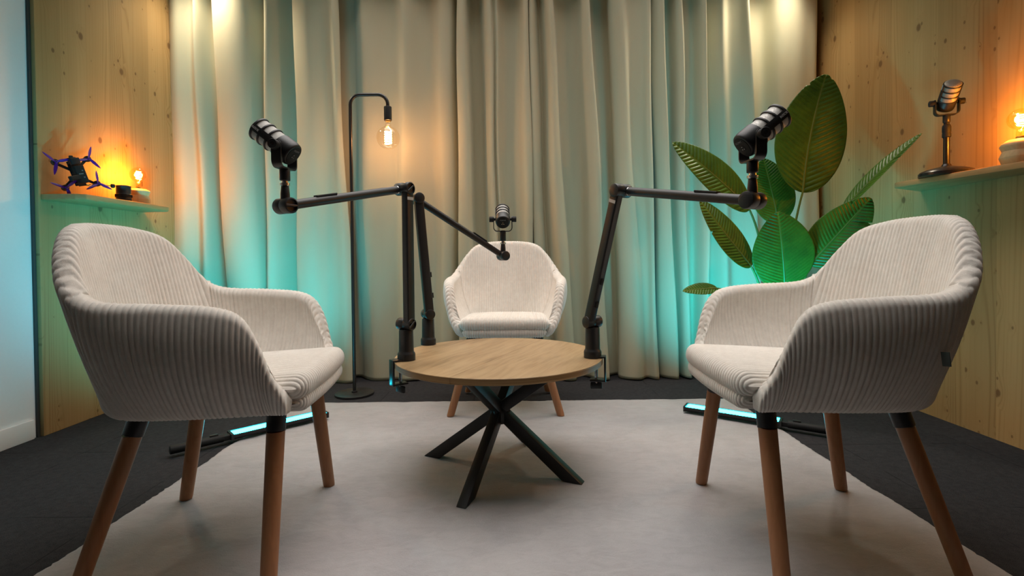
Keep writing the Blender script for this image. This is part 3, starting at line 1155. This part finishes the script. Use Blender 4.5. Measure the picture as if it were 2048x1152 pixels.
def make_arm(base, E_h, E_z, Mh, Mz, u, s_low, s_up, face, clamp_dir, label, zt=0.403, lever=False, with_label=True):
    """base: foot on the table (x,y); u: plan direction of the arm plane; E_h/Mh: elbow and end distance along u"""
    root = thing('microphone_boom', label, 'microphone boom', (base[0], base[1], zt), 0, 'black microphone booms clamped to the table')
    u = Vector((u[0], u[1], 0)).normalized()
    a = Vector(face).normalized()          # pivot axis, towards the visible face
    Z = Vector((0, 0, 1))
    P = Z * (0.525 - zt)
    E = u * E_h + Z * (E_z - zt)
    Q = u * Mh + Z * (Mz - zt)
    # column
    c = MB()
    c.lathe([(0.0275, 0), (0.0300, 0.001), (0.0300, 0.020), (0.0285, 0.025), (0.0255, 0.029), (0.0250, 0.034), (0.0240, 0.100), (0.0225, 0.104), (0.016, 0.105)], (0, 0, 0), Z, 36)
    c.bar(Z * 0.095, P, 0.020, 0.030, a)
    c.build('column', M['black'], root)
    # pivot barrel
    def barrel(center, r, half, name, slot=False):
        m = MB()
        m.lathe([(r - 0.004, -half), (r - 0.001, -half + 0.001), (r, -half + 0.003), (r, -0.0012), (r - 0.0008, 0), (r, 0.0012), (r, half - 0.003), (r - 0.001, half - 0.001), (r - 0.004, half),
                 ] + ([(r - 0.0045, half - 0.006), (r - 0.010, half - 0.007), (0.001, half - 0.007)] if slot else [(r * 0.6, half + 0.0012), (0.001, half + 0.0016)]), center, a, 40)
        o = m.build(name, M['black'], root)
        if slot:
            k = MB()
            d = (u + Z * -0.8).normalized() if slot == 1 else (u * 1.0 + Z * 0.0).normalized()
            k.bar(center + a * (half - 0.004) - d * (r - 0.004), center + a * (half - 0.004) + d * (r - 0.004), 0.006, 0.008, a, 0.002)
            k.build('thumb_grip', M['blackgloss'], o)
        return o
    slot = 0 if lever == 2 else 1
    barrel(P, 0.0205, 0.030, 'base_joint', slot)
    # lower arm: squared tube in the face half
    lo = MB()
    off = a * s_low
    d = (E - P).normalized()
    lo.bar(P + off + d * 0.004, E + off - d * 0.010, 0.036, 0.026, a, 0.006)
    low = lo.build('lower_arm', M['black'], root)
    side = d.cross(a).normalized()
    for q in (0.16, 0.34):
        rl = MB()
        c0 = P.lerp(E, q) + off + side * 0.0195
        rl.bar(c0 - d * 0.010, c0 + d * 0.010, 0.010, 0.010, a, 0.002)
        rl.build('cable_clip', M['rubber'], low)
    lb = MB() if with_label else None
    c0 = E + off - d * 0.034 + a * 0.0131
    if lb:
        lb.box(c0, (0.030, 0.010, 0.0006), frame((0, 0, 0), side, d, a).to_3x3())
    if lb:
        lb.build('label_plate', M['label'], low)
    barrel(E, 0.0215, 0.031, 'elbow_joint', slot)
    # upper arm
    d2 = (Q - E).normalized()
    off2 = a * s_up
    ua = MB()
    ua.cyl(E + off2 + d2 * 0.006, Q + off2 * 0.2 - d2 * 0.012, 0.0135, 0.0125, 28)
    n2 = d2.cross(a).normalized()
    if n2.z < 0:
        n2 = -n2
    upper = ua.build('upper_arm', M['black'], root)
    ck = MB()
    c0 = E.lerp(Q, 0.70) + off2 * 0.4 + n2 * 0.0135
    ck.bar(c0 - d2 * 0.035, c0 + d2 * 0.035, 0.016, 0.006, n2, 0.002)
    ck.build('cable_clip', M['rubber'], upper)
    band = MB()
    band.cyl(E + off2 + d2 * 0.0225, E + off2 + d2 * 0.0250, 0.0142, n=28)
    band.build('end_band', M['steel'], upper)
    barrel(Q, 0.0205, 0.027, 'end_joint', 2 if slot else 0)
    # upright spigot and thread
    sp = MB()
    sp.lathe([(0.0115, 0.012), (0.0112, 0.03), (0.0092, 0.050), (0.0086, 0.051)], Q, Z, 28)
    sp.build('spigot', M['black'], root)
    rg = MB()
    rg.lathe([(0.0085, 0.0505), (0.0118, 0.0508), (0.0122, 0.052), (0.0122, 0.0545), (0.0112, 0.0552), (0.0122, 0.0560), (0.0122, 0.0578), (0.0080, 0.0585), (0.0078, 0.0635)], Q, Z, 28)
    rg.build('thread_ring', M['steel'], root)
    # clamp
    cd = Vector((clamp_dir[0], clamp_dir[1], 0)).normalized()
    sd = Vector((-cd.y, cd.x, 0))
    edge = clamp_dir[2]
    cl = MB()
    rot = frame((0, 0, 0), cd, sd, Z).to_3x3()
    cl.box(cd * (edge + 0.006) / 2 + Z * 0.004, (edge + 0.010, 0.034, 0.006), rot)
    cl.box(cd * (edge + 0.008) + Z * -0.036, (0.006, 0.034, 0.086), rot)
    cl.box(cd * (edge - 0.016) + Z * -0.076, (0.054, 0.034, 0.006), rot)
    cl.build('clamp', M['blackgloss'], root, bevel=0.0015)
    sc = MB()
    sp0 = cd * (edge - 0.022)
    sc.cyl(sp0 + Z * -0.098, sp0 + Z * -0.026, 0.0050, n=16)
    sc.build('clamp_screw', M['steel'], root)
    pd = MB()
    pd.lathe([(0.012, -0.0255), (0.0125, -0.0245), (0.0125, -0.0212)], sp0, Z, 24)
    pd.build('clamp_pad', M['rubber'], root)
    hd = MB()
    hd.box(sp0 + Z * -0.095, (0.010, 0.040, 0.024), Euler((0, 0, math.atan2(cd.y, cd.x) + clamp_dir[3])).to_matrix())
    hd.build('clamp_handle', M['black'], root, bevel=0.004)
    return root, Vector((base[0], base[1], zt)) + Q + Z * 0.0640


def radial(bx, by):
    d = Vector((bx + 0.05, by - 1.745))
    r = d.length
    return d.x / r, d.y / r, 0.363 - r


bx, by = -0.360, 1.660
rx, ry, re = radial(bx, by)
_, top = make_arm((bx, by), 0.0, 0.980, 0.450, 0.883, (-.49, -.87), 0.014, -0.014, (.87, -.49, 0), (-.80, -.60, 0.0444, 0.3),
                  'black microphone boom clamped at the left front table edge, beside the left armchair')
make_mic(math.radians(38), 'black microphone with silver grille on the left boom arm, tilted up to the left', top, math.atan2(.06, -1) - PI / 2, zp=.083)
bx, by = 0.271, 1.670
rx, ry, re = radial(bx, by)
_, top = make_arm((bx, by), 0.147, 0.950, 0.595, 0.871, (.49, -.87), 0.014, -0.014, (-.87, -.49, 0), (rx, ry, re, 1.83),
                  'black microphone boom clamped at the right edge of the table, leaning right', lever=2)
make_mic(math.radians(39.5), 'black microphone with silver grille on the right boom arm, in front of the plant', top, math.atan2(.03, 1) - PI / 2, zp=.080)
bx, by = -0.337, 1.961
rx, ry, re = radial(bx, by)
_, top = make_arm((bx, by), -0.0387, 0.9825, 0.345, 0.755, (.87, .5), 0.014, -0.014, (.5, -.87, 0), (-0.80, 0.60, re, 0.2),
                  'black microphone boom at the back left of the table, sloping to the middle chair', lever=2, with_label=False)
make_mic(math.radians(34), 'black microphone seen from behind, before the middle armchair backrest', top, math.radians(2), zp=.094)


# ------------------------------------------------------------------ shelves and what stands on them
def make_shelf(poly, z0, z1, label):
    m = MB()
    m.loft([[Vector((x, y, z)) for x, y in poly] for z in (z0, z1)])
    o = m.build('wall_shelf', M['shelf'], bevel=0.004)
    return tag(o, label, 'shelf', 'pale wood wall shelves')


ZL, ZR = 1.046, 1.066
make_shelf([(X0 - 0.001, 2.150), (-1.90, 2.150), (-1.868, 2.172), (-1.866, 2.690), (-1.895, 2.715), (X0 - 0.001, 2.735)], ZL - 0.026, ZL, 'pale wood wall shelf on the left, holding the drone and an orange lamp')
make_shelf([(X1 + 0.001, 2.36), (1.735, 2.235), (1.727, 2.20), (1.815, 1.62), (1.835, 1.60), (X1 + 0.001, 1.60)], ZR - 0.024, ZR, 'pale wood wall shelf on the right, holding a desk microphone and lamp')


def helix(c, r, z0, z1, turns, n=80):
    return [Vector((c[0] + r * math.cos(2 * PI * turns * k / n), c[1] + r * math.sin(2 * PI * turns * k / n), z0 + (z1 - z0) * k / n)) for k in range(n + 1)]


def bulb_parts(root, base_z, R, sign, glass, fil, energy, color, x=0.0, y=0.0, lr=0.02):
    """globe bulb: base_z is the screw end, sign +1 stands up, -1 hangs"""
    prof = []
    nk = 0.0135
    cz = R * 1.02 + 0.030
    prof.append((nk, 0.004))
    prof.append((nk, 0.014))
    for k in range(0, 25):
        q = math.radians(158 - 158 * k / 24)
        prof.append((max(R * math.sin(q), 0.0004), cz - R * math.cos(q) * -1 * -1 if False else cz - R * math.cos(PI - q) * -1))
    prof = [(nk, 0.004), (nk, 0.014)] + [(max(R * math.sin(math.radians(162 - 162 * k / 24)), 0.0004), cz + R * math.cos(math.radians(162 - 162 * k / 24))) for k in range(25)]
    b = MB()
    b.lathe([(r, h * sign) for r, h in prof], (x, y, base_z), (0, 0, 1), 36, cap=False)
    g = b.build('bulb', glass, root, sharp=80)
    cap = MB()
    cap.lathe([(0.0125, -0.012 * sign), (0.0135, -0.010 * sign), (0.0138, 0.004 * sign), (0.0130, 0.006 * sign)], (x, y, base_z), (0, 0, 1), 24)
    cap.build('bulb_cap', M['brass'], root)
    st = MB()
    st.cyl((x, y, base_z + 0.004 * sign), (x, y, base_z + 0.034 * sign), 0.0042, 0.0028, 12)
    st.build('filament_stem', M['glass'], g)
    f = MB()
    f.tube(helix((x, y), R * 0.27, base_z + (cz - R * 0.62) * sign, base_z + (cz + R * 0.52) * sign, 5.5, 110), R * 0.055, 8)
    f.tube([(x + R * 0.27, y, base_z + (cz - R * 0.62) * sign), (x, y, base_z + 0.03 * sign)], R * 0.02, 6)
    f.build('filament', fil, g)
    d = bpy.data.lights.new('bulb_light', 'POINT')
    d.energy = energy
    d.color = color
    d.shadow_soft_size = lr
    o = bpy.data.objects.new('bulb_light', d)
    COL.objects.link(o)
    o.parent = root
    o.location = (x, y, base_z + cz * sign)


def table_lamp(loc, label, energy, scale=1.0, profile=0):
    root = thing('table_lamp', label, 'lamp', loc, 0, 'turned wood lamps with bare bulbs')
    m = MB()
    if profile == 0:
        pr = [(.0465, 0), (.0490, .002), (.0500, .024), (.0492, .028), (.0425, .046), (.0490, .064), (.0495, .068), (.0440, .074), (.0340, .079), (.0180, .081), (.016, .079)]
    else:
        pr = [(.046, 0), (.050, .002), (.0585, .026), (.0585, .028), (.0500, .050), (.0570, .066), (.0572, .068), (.0510, .080), (.0360, .090), (.0200, .092), (.017, .089)]
    m.lathe(pr, (0, 0, 0), (0, 0, 1), 44)
    m.build('lamp_base', M['turned'], root)
    zt = pr[-2][1]
    bulb_parts(root, zt + 0.004, 0.038, 1, M['amber'], M['fil2'], energy, (1.0, 0.36, 0.045))
    return root


table_lamp((-1.943, 2.575, ZL), 'small turned wood lamp with glowing amber bulb on the left shelf', 14.0)
table_lamp((1.858, 1.800, ZR), 'turned wood lamp with glowing amber bulb on the right shelf', 14.0, profile=1)

# camera lens
lens = thing('camera_lens', 'black camera lens standing beside the left shelf lamp', 'camera lens', (-1.933, 2.462, ZL))
m = MB()
m.lathe([(.030, 0), (.0315, .001), (.0322, .008), (.0318, .012)], (0, 0, 0), (0, 0, 1), 40)
m.build('rear_cap', M['rubber'], lens)
m = MB()
m.lathe([(.0315, .012), (.0315, .020), (.0338, .022), (.0338, .036), (.0318, .038), (.0305, .040), (.0305, .074), (.0312, .075), (.0312, .079), (.029, .080), (.027, .077)], (0, 0, 0), (0, 0, 1), 48)
m.build('barrel', M['black'], lens)
m = MB()
for k in range(40):
    q = 2 * PI * k / 40
    m.box((.0342 * math.cos(q), .0342 * math.sin(q), .029), (.0022, .0026, .013), Euler((0, 0, q)).to_matrix())
m.build('focus_ring', M['rubber'], lens, bevel=0.0004, bseg=1)


# drone leaning on the wall
def make_drone():
    root = thing('racing_drone', 'black racing drone with purple propellers leaning on the left shelf', 'drone', (-1.985, 2.245, ZL))
    # local frame of the airframe: fwd = body length, side, up = top normal
    f = Vector((-0.16, -0.22, 0.90)).normalized()
    n = Vector((0.72, -0.48, 0.40))
    n = (n - f * n.dot(f)).normalized()
    s = f.cross(n).normalized()
    O = Vector((0.005, 0.0, 0.104))

    def W(a, b, c):
        return O + f * a + s * b + n * c
    rot = frame((0, 0, 0), f, s, n).to_3x3()
    fr = MB()
    fr.box(W(0, 0, 0), (0.110, 0.034, 0.004), rot)
    fr.box(W(0, 0, 0.022), (0.120, 0.030, 0.003), rot)
    for a in (-0.045, 0.0, 0.045):
        for b in (-0.013, 0.013):
            fr.cyl(W(a, b, 0), W(a, b, 0.022), 0.0025, n=10)
    frame_o = fr.build('frame', M['black'], root, bevel=0.0006, bseg=1)
    A = 0.062
    spin = [0.5, 1.5, 0.2, 1.1]
    for i, (sa, sb) in enumerate(((1, 1), (1, -1), (-1, 1), (-1, -1))):
        tip = W(sa * A * 0.92, sb * A, 0)
        am = MB()
        am.bar(W(sa * 0.015, sb * 0.008, 0), tip, 0.012, 0.0045, n, 0.001)
        am.build('arm', M['black'], frame_o)
        mo = MB()
        mo.lathe([(.010, 0), (.0135, .002), (.0140, .006), (.0140, .014), (.012, .017), (.004, .018), (.0025, .026)], tip + n * 0.002, n, 24)
        mo.build('motor', M['blackgloss'], root)
        pr = MB()
        hub = tip + n * 0.023
        pr.lathe([(.005, -.003), (.006, -.002), (.006, .003), (.004, .004)], hub, n, 16)
        for k in range(3):
            q = spin[i] + 2 * PI * k / 3
            e1 = f * math.cos(q) + s * math.sin(q)
            e2 = n.cross(e1)
            secs = []
            for rr, ch, tw in ((.004, .006, .5), (.012, .011, .45), (.024, .0135, .35), (.038, .0115, .27), (.050, .0075, .22), (.0585, .002, .2)):
                c = hub + e1 * rr + e2 * 0.0015
                cc = e2 * math.cos(tw) + n * math.sin(tw)
                nn = -e2 * math.sin(tw) + n * math.cos(tw)
                secs.append([c + cc * ch * 0.5, c + nn * 0.0011, c - cc * ch * 0.5, c - nn * 0.0006])
            pr.loft(secs)
        pr.build('propeller', M['purple'], root, sharp=60)
    st = MB()
    st.box(W(0.005, 0, 0.012), (0.04, 0.028, 0.014), rot)
    st.build('electronics_stack', M['rubber'], root, bevel=0.001)
    ba = MB()
    ba.box(W(-0.010, 0, 0.039), (0.078, 0.036, 0.028), rot)
    bat = ba.build('battery', M['rubber'], root, bevel=0.003)
    ink = MB()
    for a, b, w in ((0.006, 0.008, 0.006), (-0.008, 0.0, 0.020), (-0.024, 0.007, 0.006)):
        for j in range(int(w / 0.003)):
            ink.box(W(a, b - w / 2 + j * 0.003, 0.0532), (0.0045, 0.0018, 0.0004), rot)
    ink.build('battery_marking', M['greyink'], bat)
    cm = MB()
    cm.box(W(0.058, 0, 0.014), (0.024, 0.026, 0.030), rot)
    cm.box(W(0.050, 0, 0.034), (0.030, 0.034, 0.022), rot)
    cm.cyl(W(0.068, 0, 0.016), W(0.078, 0, 0.020), 0.008, n=20)
    cm.build('camera_mount', M['black'], root, bevel=0.003)
    ac = MB()
    ac.bar(W(-0.02, -0.012, 0.048), W(-0.024, -0.052, 0.060), 0.022, 0.018, n, 0.004)
    ac.build('side_pod', M['rubber'], root)
    an = MB()
    p0, p1 = W(-0.052, -0.01, 0.016), Vector((0.085, 0.10, 0.062))
    an.tube([p0, p0.lerp(p1, .5) + Vector((0, 0, .004)), p1], 0.0014, 8)
    an_o = an.build('antenna', M['rubber'], root)
    ah = MB()
    d = (p1 - p0).normalized()
    ah.lathe([(.003, -.002), (.0085, 0), (.0095, .003), (.0095, .010), (.0075, .014), (.003, .015)], p1, d, 20)
    ah.build('antenna_cap', M['rubber'], an_o)
    pl = MB()
    pl.cyl(p0.lerp(p1, 0.12), p0.lerp(p1, 0.30), 0.0042, n=14)
    pl.build('connector', M['yellow'], an_o)
    return root


make_drone()

# desk microphone stand
ms = thing('desk_microphone_stand', 'short black desk stand with round base on the right shelf', 'microphone stand', (1.812, 2.055, ZR))
m = MB()
m.lathe([(.088, 0), (.093, .003), (.093, .014), (.086, .022), (.062, .031), (.032, .038), (.018, .042), (.014, .050)], (0, 0, 0), (0, 0, 1), 56)
m.build('round_base', M['blackgloss'], ms)
m = MB()
m.cyl((0, 0, .026), (0, 0, .165), .0115, .0110, 24)
m.build('pole', M['blackgloss'], ms)
m = MB()
m.lathe([(.012, .160), (.0150, .163), (.0150, .176), (.0138, .180), (.0150, .184), (.0150, .205), (.0130, .212), (.0095, .214), (.0095, .222)], (0, 0, 0), (0, 0, 1), 28)
m.build('clutch', M['rubber'], ms)
make_mic(math.radians(42), 'black microphone on a round desk stand on the right shelf', (1.812, 2.055, ZR + 0.222), math.atan2(-.92, -.39) - PI / 2, zp=0.084)


# ------------------------------------------------------------------ floor lamp
def make_floor_lamp():
    root = thing('floor_lamp', 'slim black arched floor lamp with hanging globe bulb before the curtain', 'lamp', (-0.892, 2.757, FZ))
    m = MB()
    m.lathe([(.103, 0), (.106, .002), (.106, .012), (.103, .014), (.03, .0145), (.016, .015), (.016, .022), (.011, .024)], (0, 0, 0), (0, 0, 1), 64)
    m.build('base', M['lampblack'], root)
    r = 0.055
    zt = 1.676
    xb = 0.209
    pts = [(0, 0, .014), (0, 0, .8), (0, 0, zt - r)]
    for k in range(1, 9):
        q = PI - PI / 2 * k / 8
        pts.append((r + r * math.cos(q), 0, zt - r + r * math.sin(q)))
    for k in range(0, 9):
        q = PI / 2 - PI / 2 * k / 8
        pts.append((xb - r + r * math.cos(q), 0, zt - r + r * math.sin(q)))
    pts.append((xb, 0, 1.595))
    MB().tube(pts, 0.0095, 16).build('pole', M['lampblack'], root)
    m = MB()
    m.lathe([(.010, 1.612), (.0205, 1.608), (.0215, 1.604), (.0215, 1.532), (.019, 1.531), (.017, 1.535)], (xb, 0, 0), (0, 0, 1), 32)
    m.build('socket', M['lampblack'], root)
    bulb_parts(root, 1.531, 0.0635, -1, M['glass'], M['fil'], 8.5, (1.0, 0.47, 0.20), xb, 0.0)
    return root


make_floor_lamp()


# ------------------------------------------------------------------ LED light bars
def make_bar(p_handle, p_end, tiltdir, label):
    p0, p1 = Vector(p_handle), Vector(p_end)
    u = (p1 - p0)
    L = u.length
    u.normalize()
    root = thing('led_light_bar', label, 'light', (p0.x, p0.y, 0.0), 0, 'cyan light bars lying on the floor')
    td = Vector((tiltdir[0], tiltdir[1], 0))
    td = (td - u * td.dot(u)).normalized()
    a = math.radians(2)
    n = (td * math.sin(a) + Vector((0, 0, 1)) * math.cos(a)).normalized()
    s = u.cross(n).normalized()
    W = 0.064
    c0 = Vector((0, 0, 0.022)) + u * 0.215
    c1 = Vector((0, 0, 0.022)) + u * L
    # housing: trough with rounded back
    sec = [(-W / 2, 0.010), (-W / 2 + .003, 0.010), (-W / 2 + .004, 0.0), (W / 2 - .004, 0.0), (W / 2 - .003, 0.010), (W / 2, 0.010), (W / 2, -0.002), (W / 2 - .012, -0.014), (-W / 2 + .012, -0.014), (-W / 2, -0.002)]
    m = MB()
    m.loft([[c + s * x + n * z for x, z in sec] for c in (c0, c1)])
    for c, dr in ((c0, -1), (c1, 1)):
        m.box(c + u * dr * 0.004 + n * -0.001, (0.010, W, 0.025), frame((0, 0, 0), u, s, n).to_3x3())
    m.build('housing', M['black'], root, sharp=30)
    m = MB()
    sec = [(-W / 2 + .0045, 0.001), (-W / 2 + .006, 0.0085), (W / 2 - .006, 0.0085), (W / 2 - .0045, 0.001)]
    m.loft([[c + s * x + n * z for x, z in sec] for c in (c0 + u * 0.002, c1 - u * 0.002)])
    m.build('diffuser', M['cyan'], root, sharp=30)
    m = MB()
    hz = Vector((0, 0, 0.018 ))
    m.cyl(hz, hz + u * 0.185, 0.0165, 0.0165, 24, 0.003)
    m.bar(hz + u * 0.175, hz + u * 0.222, 0.030, 0.022, n, 0.004)
    h = m.build('handle', M['rubber'], root)
    d = bpy.data.lights.new('bar_light', 'AREA')
    d.shape = 'RECTANGLE'
    d.size, d.size_y = L - 0.23, 0.045
    d.energy = 11.5
    d.color = (0.0, 0.76, 1.0)
    d.spread = math.radians(100)
    lo = bpy.data.objects.new('bar_light', d)
    COL.objects.link(lo)
    lo.parent = root
    bd = (-td * math.sin(math.radians(48)) + Vector((0, 0, 1)) * math.cos(math.radians(48))).normalized()
    lo.matrix_local = frame((c0 + c1) / 2 + n * 0.012, u, (-bd).cross(u), -bd)
    m = MB()
    m.box(hz + u * 0.150 + Vector((0, 0, 0.019)), (0.030, 0.012, 0.006), frame((0, 0, 0), u, s, n).to_3x3())
    m.build('switch', M['black'], h, bevel=0.0015)
    return root


make_bar((-1.325, 1.885, 0), (-0.893, 2.312, 0), (0.72, -0.69), 'cyan glowing light bar lying on the rug edge behind the left armchair')
make_bar((1.332, 2.005, 0), (0.832, 2.352, 0), (-0.6, -0.8), 'cyan glowing light bar lying on the rug edge behind the right armchair')


# ------------------------------------------------------------------ plant
def make_plant():
    px, py = 1.42, 2.66
    root = thing('potted_plant', 'large broad-leaved green plant in a black pot behind the right armchair', 'plant', (px, py, FZ))
    O = Vector((px, py, FZ))
    m = MB()
    m.lathe([(.085, 0), (.090, .003), (.115, .20), (.120, .212), (.120, .225), (.113, .226), (.110, .215), (.106, .190), (.02, .188)], (0, 0, 0), (0, 0, 1), 44)
    m.build('pot', M['black'], root)
    m = MB()
    m.lathe([(.107, .190), (.107, .200), (.06, .206), (.001, .208)], (0, 0, 0), (0, 0, 1), 32)
    m.build('soil', M['soil'], root)

    def leaf(base, tip, width, nrm, bend=0.03, fold=0.12, lat=0.0, notch=(), stem_to=(0, 0), wmax=0.42, curl=0.0):
        b, t = Vector(base) - O, Vector(tip) - O
        ax = t - b
        L = ax.length
        ax.normalize()
        n0 = Vector(nrm)
        n0 = (n0 - ax * n0.dot(ax)).normalized()
        s0 = ax.cross(n0).normalized()
        NU, NW = 400, 41
        V = np.zeros((NU, NW, 3))
        rib = np.zeros((NU, NW))
        nu = np.array(n0)
        sv = np.array(s0)
        av = np.array(ax)
        for i in range(NU):
            q = i / (NU - 1)
            # leaf outline: broad rounded base, pointed-oval tip
            w = width / 2 * (math.sin(PI * q ** (math.log(0.5) / math.log(wmax))) ** 0.62 if 0 < q < 1 else 0.0)
            c = np.array(b) + av * L * q + nu * bend * L * (4 * q * (1 - q)) + sv * lat * L * (4 * q * (1 - q))
            c = c + nu * curl * L * q * q
            for j in range(NW):
                r = -1 + 2 * j / (NW - 1)
                ww = w
                for (nq, side, dep) in notch:
                    # split in the blade running in from the margin towards the rib, slanting to the tip
                    if side * r > 0:
                        dd = abs((q - 0.10 * abs(r)) - nq)
                        if dd < 0.014:
                            ww = w * (1 - dep * (1 - dd / 0.014))
                y = r * ww
                vn = 0.5 + 0.5 * math.sin((q * L * 0.95 - abs(y) * 0.50 - 0.9 * y * y) * 2 * PI / max(0.013, 0.040 * L))
                vein = (0.0022 + 0.0045 * L) * (vn ** 0.45 - 0.6) * min(1.0, abs(r) * 5) * (1 - abs(r) ** 8)
                h = fold * abs(y) - 0.9 * fold * abs(y) * abs(r) * 0.6 + vein
                P = c + sv * y + nu * h
                V[i, j] = P
                rib[i, j] = max(0, 1 - abs(y) / 0.0055)
        F = grid_faces(NU, NW)
        o = np_mesh('leaf', V.reshape(-1, 3), F, M['leaf'], root)
        at = o.data.attributes.new('rib', 'FLOAT', 'POINT')
        at.data.foreach_set('value', rib.ravel().astype(np.float32))
        md = o.modifiers.new('thickness', 'SOLIDIFY')
        md.thickness = 0.0012
        # midrib and stalk
        st = MB()
        root_p = Vector((stem_to[0], stem_to[1], 0.20))
        d1 = (b - root_p)
        pts = []
        for k in range(15):
            q = k / 14
            p = root_p * (1 - q) ** 2 + (root_p + Vector((0, 0, d1.length * 0.55))) * 2 * q * (1 - q) * 0.5 + (b - ax * 0.18 * d1.length) * 2 * q * (1 - q) * 0.5 + b * q * q
            pts.append(p)
        rad = [0.0085 - 0.0035 * k / 14 for k in range(15)]
        for k in range(1, 13):
            q = k / 12 * 0.93
            c = np.array(b) + av * L * q + nu * bend * L * (4 * q * (1 - q)) + sv * lat * L * (4 * q * (1 - q)) + nu * curl * L * q * q
            pts.append(Vector(c) + n0 * 0.0005)
            rad.append(0.0046 * (1 - q) + 0.0010)
        st.tube(pts, rad, 10)
        st.build('leaf_stalk', M['stem'], o)
        return o

    leaf((1.535, 2.60, 1.075), (1.672, 2.62, 1.700), 0.335, (-0.25, -1, 0.10), 0.02, 0.10, lat=-0.03, notch=((0.87, 1, .5), (0.80, -1, .35), (0.93, -1, .3)), stem_to=(.02, 0))
    leaf((1.235, 2.56, 0.985), (0.818, 2.50, 1.320), 0.215, (0.25, -0.95, 0.35), 0.03, 0.20, stem_to=(-.03, -.01))
    leaf((1.485, 2.74, 0.925), (1.405, 2.75, 1.285), 0.235, (-0.1, -1, 0.15), 0.02, 0.12, stem_to=(0, .03))
    leaf((1.620, 2.42, 0.955), (1.830, 2.20, 1.280), 0.160, (-0.95, 0.22, 0.40), 0.02, 0.25, notch=((0.62, 1, .5), (0.9, -1, .4)), stem_to=(.04, -.03))
    leaf((1.474, 2.44, 0.695), (1.690, 2.32, 1.010), 0.220, (-0.50, -0.80, -0.05), 0.03, 0.15, notch=((0.66, 1, .55),), stem_to=(.03, -.04))
    leaf((1.385, 2.50, 0.572), (1.290, 2.39, 0.955), 0.290, (-0.15, -1, -0.35), 0.04, 0.10, stem_to=(-.02, -.05), wmax=0.46, notch=((0.86, 1, .35),))
    leaf((1.195, 2.46, 0.690), (0.935, 2.45, 1.022), 0.180, (0.35, -0.9, 0.35), 0.03, 0.15, lat=-0.04, notch=((0.55, -1, .35),), stem_to=(-.04, -.02))
    leaf((1.010, 2.42, 0.585), (0.832, 2.40, 0.575), 0.075, (0.1, -0.7, 0.7), 0.03, 0.15, notch=((0.30, -1, .45),), stem_to=(-.05, 0))
    return root


make_plant()
